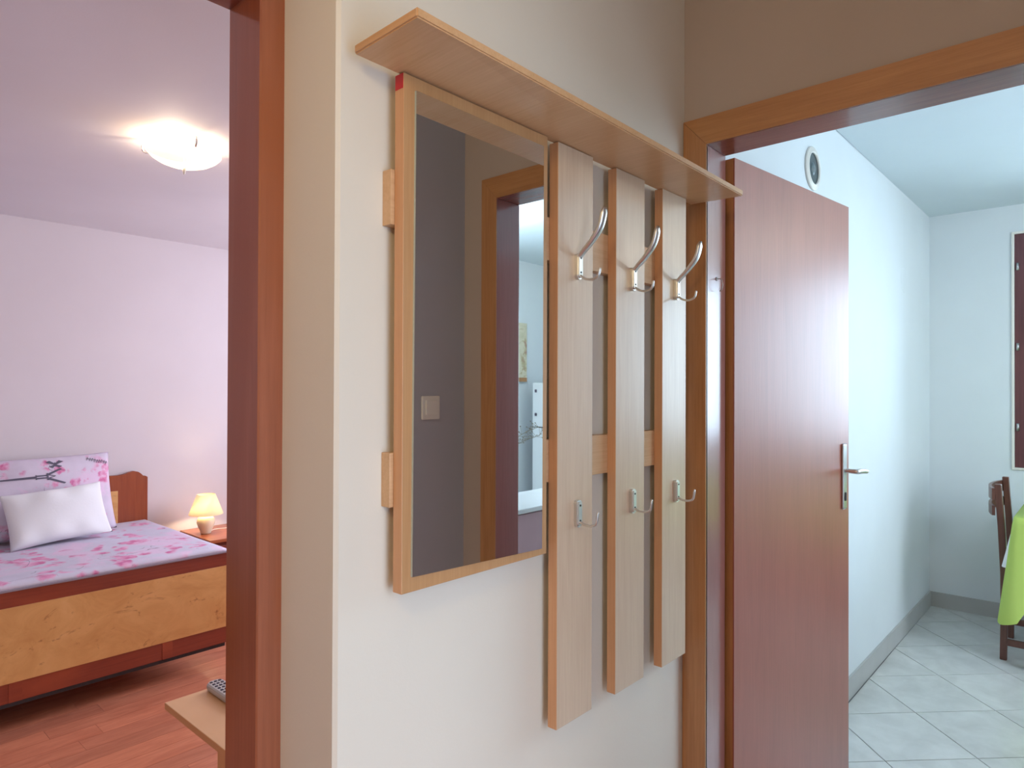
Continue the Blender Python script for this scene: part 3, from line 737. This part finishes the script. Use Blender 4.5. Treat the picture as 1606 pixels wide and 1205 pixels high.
# flat print on the pillow (tower on its side, butterfly, script)
def decal(name, polys, surf, parent, mat):
    bm = bmesh.new()
    for poly in polys:
        # subdivide each quad strip so that it follows the cloth
        (a, b, c, d) = poly; n = 6; rows = []
        for i in range(n+1):
            t = i/n; p = (a[0]+(d[0]-a[0])*t, a[1]+(d[1]-a[1])*t); q = (b[0]+(c[0]-b[0])*t, b[1]+(c[1]-b[1])*t)
            rows.append([bm.verts.new(surf(p[0]+(q[0]-p[0])*s, p[1]+(q[1]-p[1])*s)) for s in (0, .5, 1)])
        for r0, r1 in zip(rows, rows[1:]):
            for k in range(2): bm.faces.new((r0[k], r0[k+1], r1[k+1], r1[k]))
    obj(name, bm, mat, parent)
def line(p, q, w0, w1):
    dx, dy = q[0]-p[0], q[1]-p[1]; l = math.hypot(dx, dy); nx, ny = -dy/l, dx/l
    return ((p[0]+nx*w0, p[1]+ny*w0), (p[0]-nx*w0, p[1]-ny*w0), (q[0]-nx*w1, q[1]-ny*w1), (q[0]+nx*w1, q[1]+ny*w1))
ty = .42
tw = [line((-.62, ty+.01), (.02, ty), .012, .030), line((.02, ty+.03), (.16, ty+.03), .018, .016), line((.02, ty-.03), (.16, ty-.03), .018, .016),
      line((.155, ty+.09), (.155, ty-.09), .010, .010), line((.16, ty+.05), (.33, ty+.19), .022, .018), line((.16, ty-.05), (.36, ty-.20), .022, .018),
      line((.16, ty+.045), (.25, ty+.0), .012, .006), line((.16, ty-.045), (.25, ty), .012, .006), line((.02, ty+.06), (.02, ty-.06), .008, .008)]
decal('tower_print', tw, ps, pp, M['ink'])
bx, by = .27, .74
bf_ = [line((bx, by), (bx-.085, by+.10), .016, .035), line((bx, by), (bx+.085, by+.10), .016, .035), line((bx, by-.01), (bx-.06, by-.08), .014, .03),
       line((bx, by-.01), (bx+.06, by-.08), .014, .03), line((bx, by+.06), (bx, by-.06), .007, .007)]
decal('butterfly_print', bf_, ps, pp, M['ink'])
sc_ = []
rs = random.Random(4)
for k in range(9):
    x = .68+.032*k; y0_ = .80-.02*k + rs.uniform(-.02, .02)
    sc_.append(line((x, y0_), (x+.018, y0_+.09), .004, .004)); sc_.append(line((x+.018, y0_+.09), (x+.03, y0_+.02), .004, .003))
decal('script_print', sc_, ps, pp, M['ink'])

# nightstand and lamp
ns = empty('nightstand', (1.98, 4.15, 0), 'reddish wooden nightstand beside the bed with lamp on top', 'nightstand')
obj('nightstand_top', box(1.745, 2.24, 3.93, 4.355, .462, .483, .004), M['night_wood'], ns)
obj('nightstand_body', box(1.765, 2.22, 3.965, 4.35, .05, .462, .002), M['bed_wood'], ns)
dr = obj('drawer', box(1.78, 2.205, 3.945, 3.965, .30, .44, .003), M['bed_wood'], ns)
obj('knob', lathe([(.0001, .02), (.01, .018), (.012, .01), (.005, .006), (.005, 0)], 0, 0, 16, None,
    Matrix.Translation((1.99, 3.945, .37)) @ Matrix.Rotation(math.pi/2, 4, 'X')), M['steel'], dr, True)
obj('plinth', box(1.78, 2.2, 3.98, 4.34, 0, .05), M['chair_wood'], ns)
LX, LY = 1.818, 4.15
lp = empty('bedside_lamp', (LX, LY, .483), 'small lit bedside lamp with cream shade and round ceramic base', 'lamp')
z = .483
obj('lamp_base', lathe([(.0001, z), (.026, z), (.030, z+.004), (.034, z+.02), (.045, z+.045), (.052, z+.068), (.051, z+.085), (.042, z+.100), (.026, z+.110), (.020, z+.118), (.020, z+.124), (.0001, z+.124)], LX, LY), M['vase'], lp, True)
obj('socket', lathe([(.0001, z+.124), (.012, z+.124), (.012, z+.15), (.0001, z+.15)], LX, LY, 20), M['white_plastic'], lp)
obj('lamp_shade', lathe([(.097, z+.119), (.098, z+.121), (.053, z+.241), (.050, z+.241), (.095, z+.119), (.097, z+.119)], LX, LY, 48), M['shade'], lp, True)
cordp = spline([(LX+.03, LY+.02, z+.004), (LX+.09, LY+.07, z+.003), (LX+.16, LY+.06, z+.003), (LX+.25, LY+.14, z+.003)], 8)
obj('cord', sweep(cordp, .0025, .0025, seg=8), M['white_plastic'], lp, True)
point('bedside_bulb', (LX, LY, z+.165), 3.2, (1, .74, .42), .018)

# ceiling lamp
CX, CY, CZ = 1.035, 2.565, 2.252
cl = empty('ceiling_lamp', (CX, CY, ZB), 'lit shallow glass bowl ceiling lamp with three chrome clips', 'ceiling lamp')
bm = lathe([(.128, CZ), (.127, CZ-.006), (.112, CZ-.022), (.088, CZ-.037), (.055, CZ-.049), (.02, CZ-.054), (.0001, CZ-.0545)], CX, CY, 56)
obj('glass_bowl', bm, M['bowl'], cl, True)
obj('finial', lathe([(.0001, CZ-.053), (.005, CZ-.054), (.006, CZ-.064), (.004, CZ-.078), (.0001, CZ-.083)], CX, CY, 16), M['white_plastic'], cl, True)
obj('ceiling_plate', lathe([(.0001, ZB), (.045, ZB), (.045, ZB-.006), (.0001, ZB-.006)], CX, CY, 32), M['chrome'], cl)
obj('centre_rod', lathe([(.003, ZB-.006), (.003, CZ-.052)], CX, CY, 10), M['chrome'], cl)
for a in (144, 264, 24):
    a = math.radians(a); dx, dy = math.cos(a), math.sin(a)
    def q(r, zz): return Vector((CX+dx*r, CY+dy*r, zz))
    obj('clip', sweep(spline([q(.04, ZB-.003), q(.10, ZB-.006), q(.138, ZB-.016), q(.141, CZ-.004), q(.131, CZ-.012), q(.122, CZ-.010)], 5), .004, .0018, seg=8), M['chrome'], cl, True)
point('ceiling_bulb', (CX-.035, CY+.02, CZ+.014), 6.5, (1, .80, .58), .02)

# side table with remote
st = empty('side_table', (1.02, 1.75, 0), 'pale wooden side table just inside the bedroom holding the remote', 'side table')
obj('tabletop', box(.795, 1.25, 1.40, 2.083, .430, .45, .0015), M['table_wood'], st)
obj('side_panel', box(.797, .815, 1.42, 1.742, 0, .43, .001), M['table_wood'], st)
obj('side_panel', box(1.23, 1.248, 1.42, 1.742, 0, .43, .001), M['table_wood'], st)
obj('cross_panel', box(.815, 1.23, 1.56, 1.578, .1, .43, .001), M['table_wood'], st)
rm = empty('remote_control', (.935, 1.985, .45), 'silver-grey remote control with dark keys on the pale side table', 'remote control')
bm = bmesh.new(); rings = []
x0, x1, y0, y1 = .908, .962, 1.885, 2.078
def rr_(cx, cy, hx, hy, r, n=6):
    out = []
    for (sx, sy, a0) in ((1, 1, 0), (-1, 1, 90), (-1, -1, 180), (1, -1, 270)):
        for k in range(n+1):
            a = math.radians(a0+90*k/n); out.append((cx+sx*(hx-r)+r*math.cos(a), cy+sy*(hy-r)+r*math.sin(a)))
    return out
for z_, ins in ((.45, .008), (.455, .002), (.463, 0), (.470, .001), (.474, .005)):
    rings.append([bm.verts.new((a, b, z_)) for a, b in rr_((x0+x1)/2, (y0+y1)/2, (x1-x0)/2-ins, (y1-y0)/2-ins, .022-ins)])
for a, b in zip(rings, rings[1:]):
    for k in range(len(a)): bm.faces.new((a[k], a[(k+1) % len(a)], b[(k+1) % len(a)], b[k]))
bm.faces.new(rings[0]); bm.faces.new(rings[-1])
obj('remote_body', bm, M['remote_body'], rm, False)
for r_ in range(9):
    for c_ in range(3):
        kx = .922+.013*c_; ky = 2.060-.018*r_
        obj('key', box(kx-.0042, kx+.0042, ky-.0035, ky+.0035, .4735, .4765, .001, 1), M['remote_key'], rm)
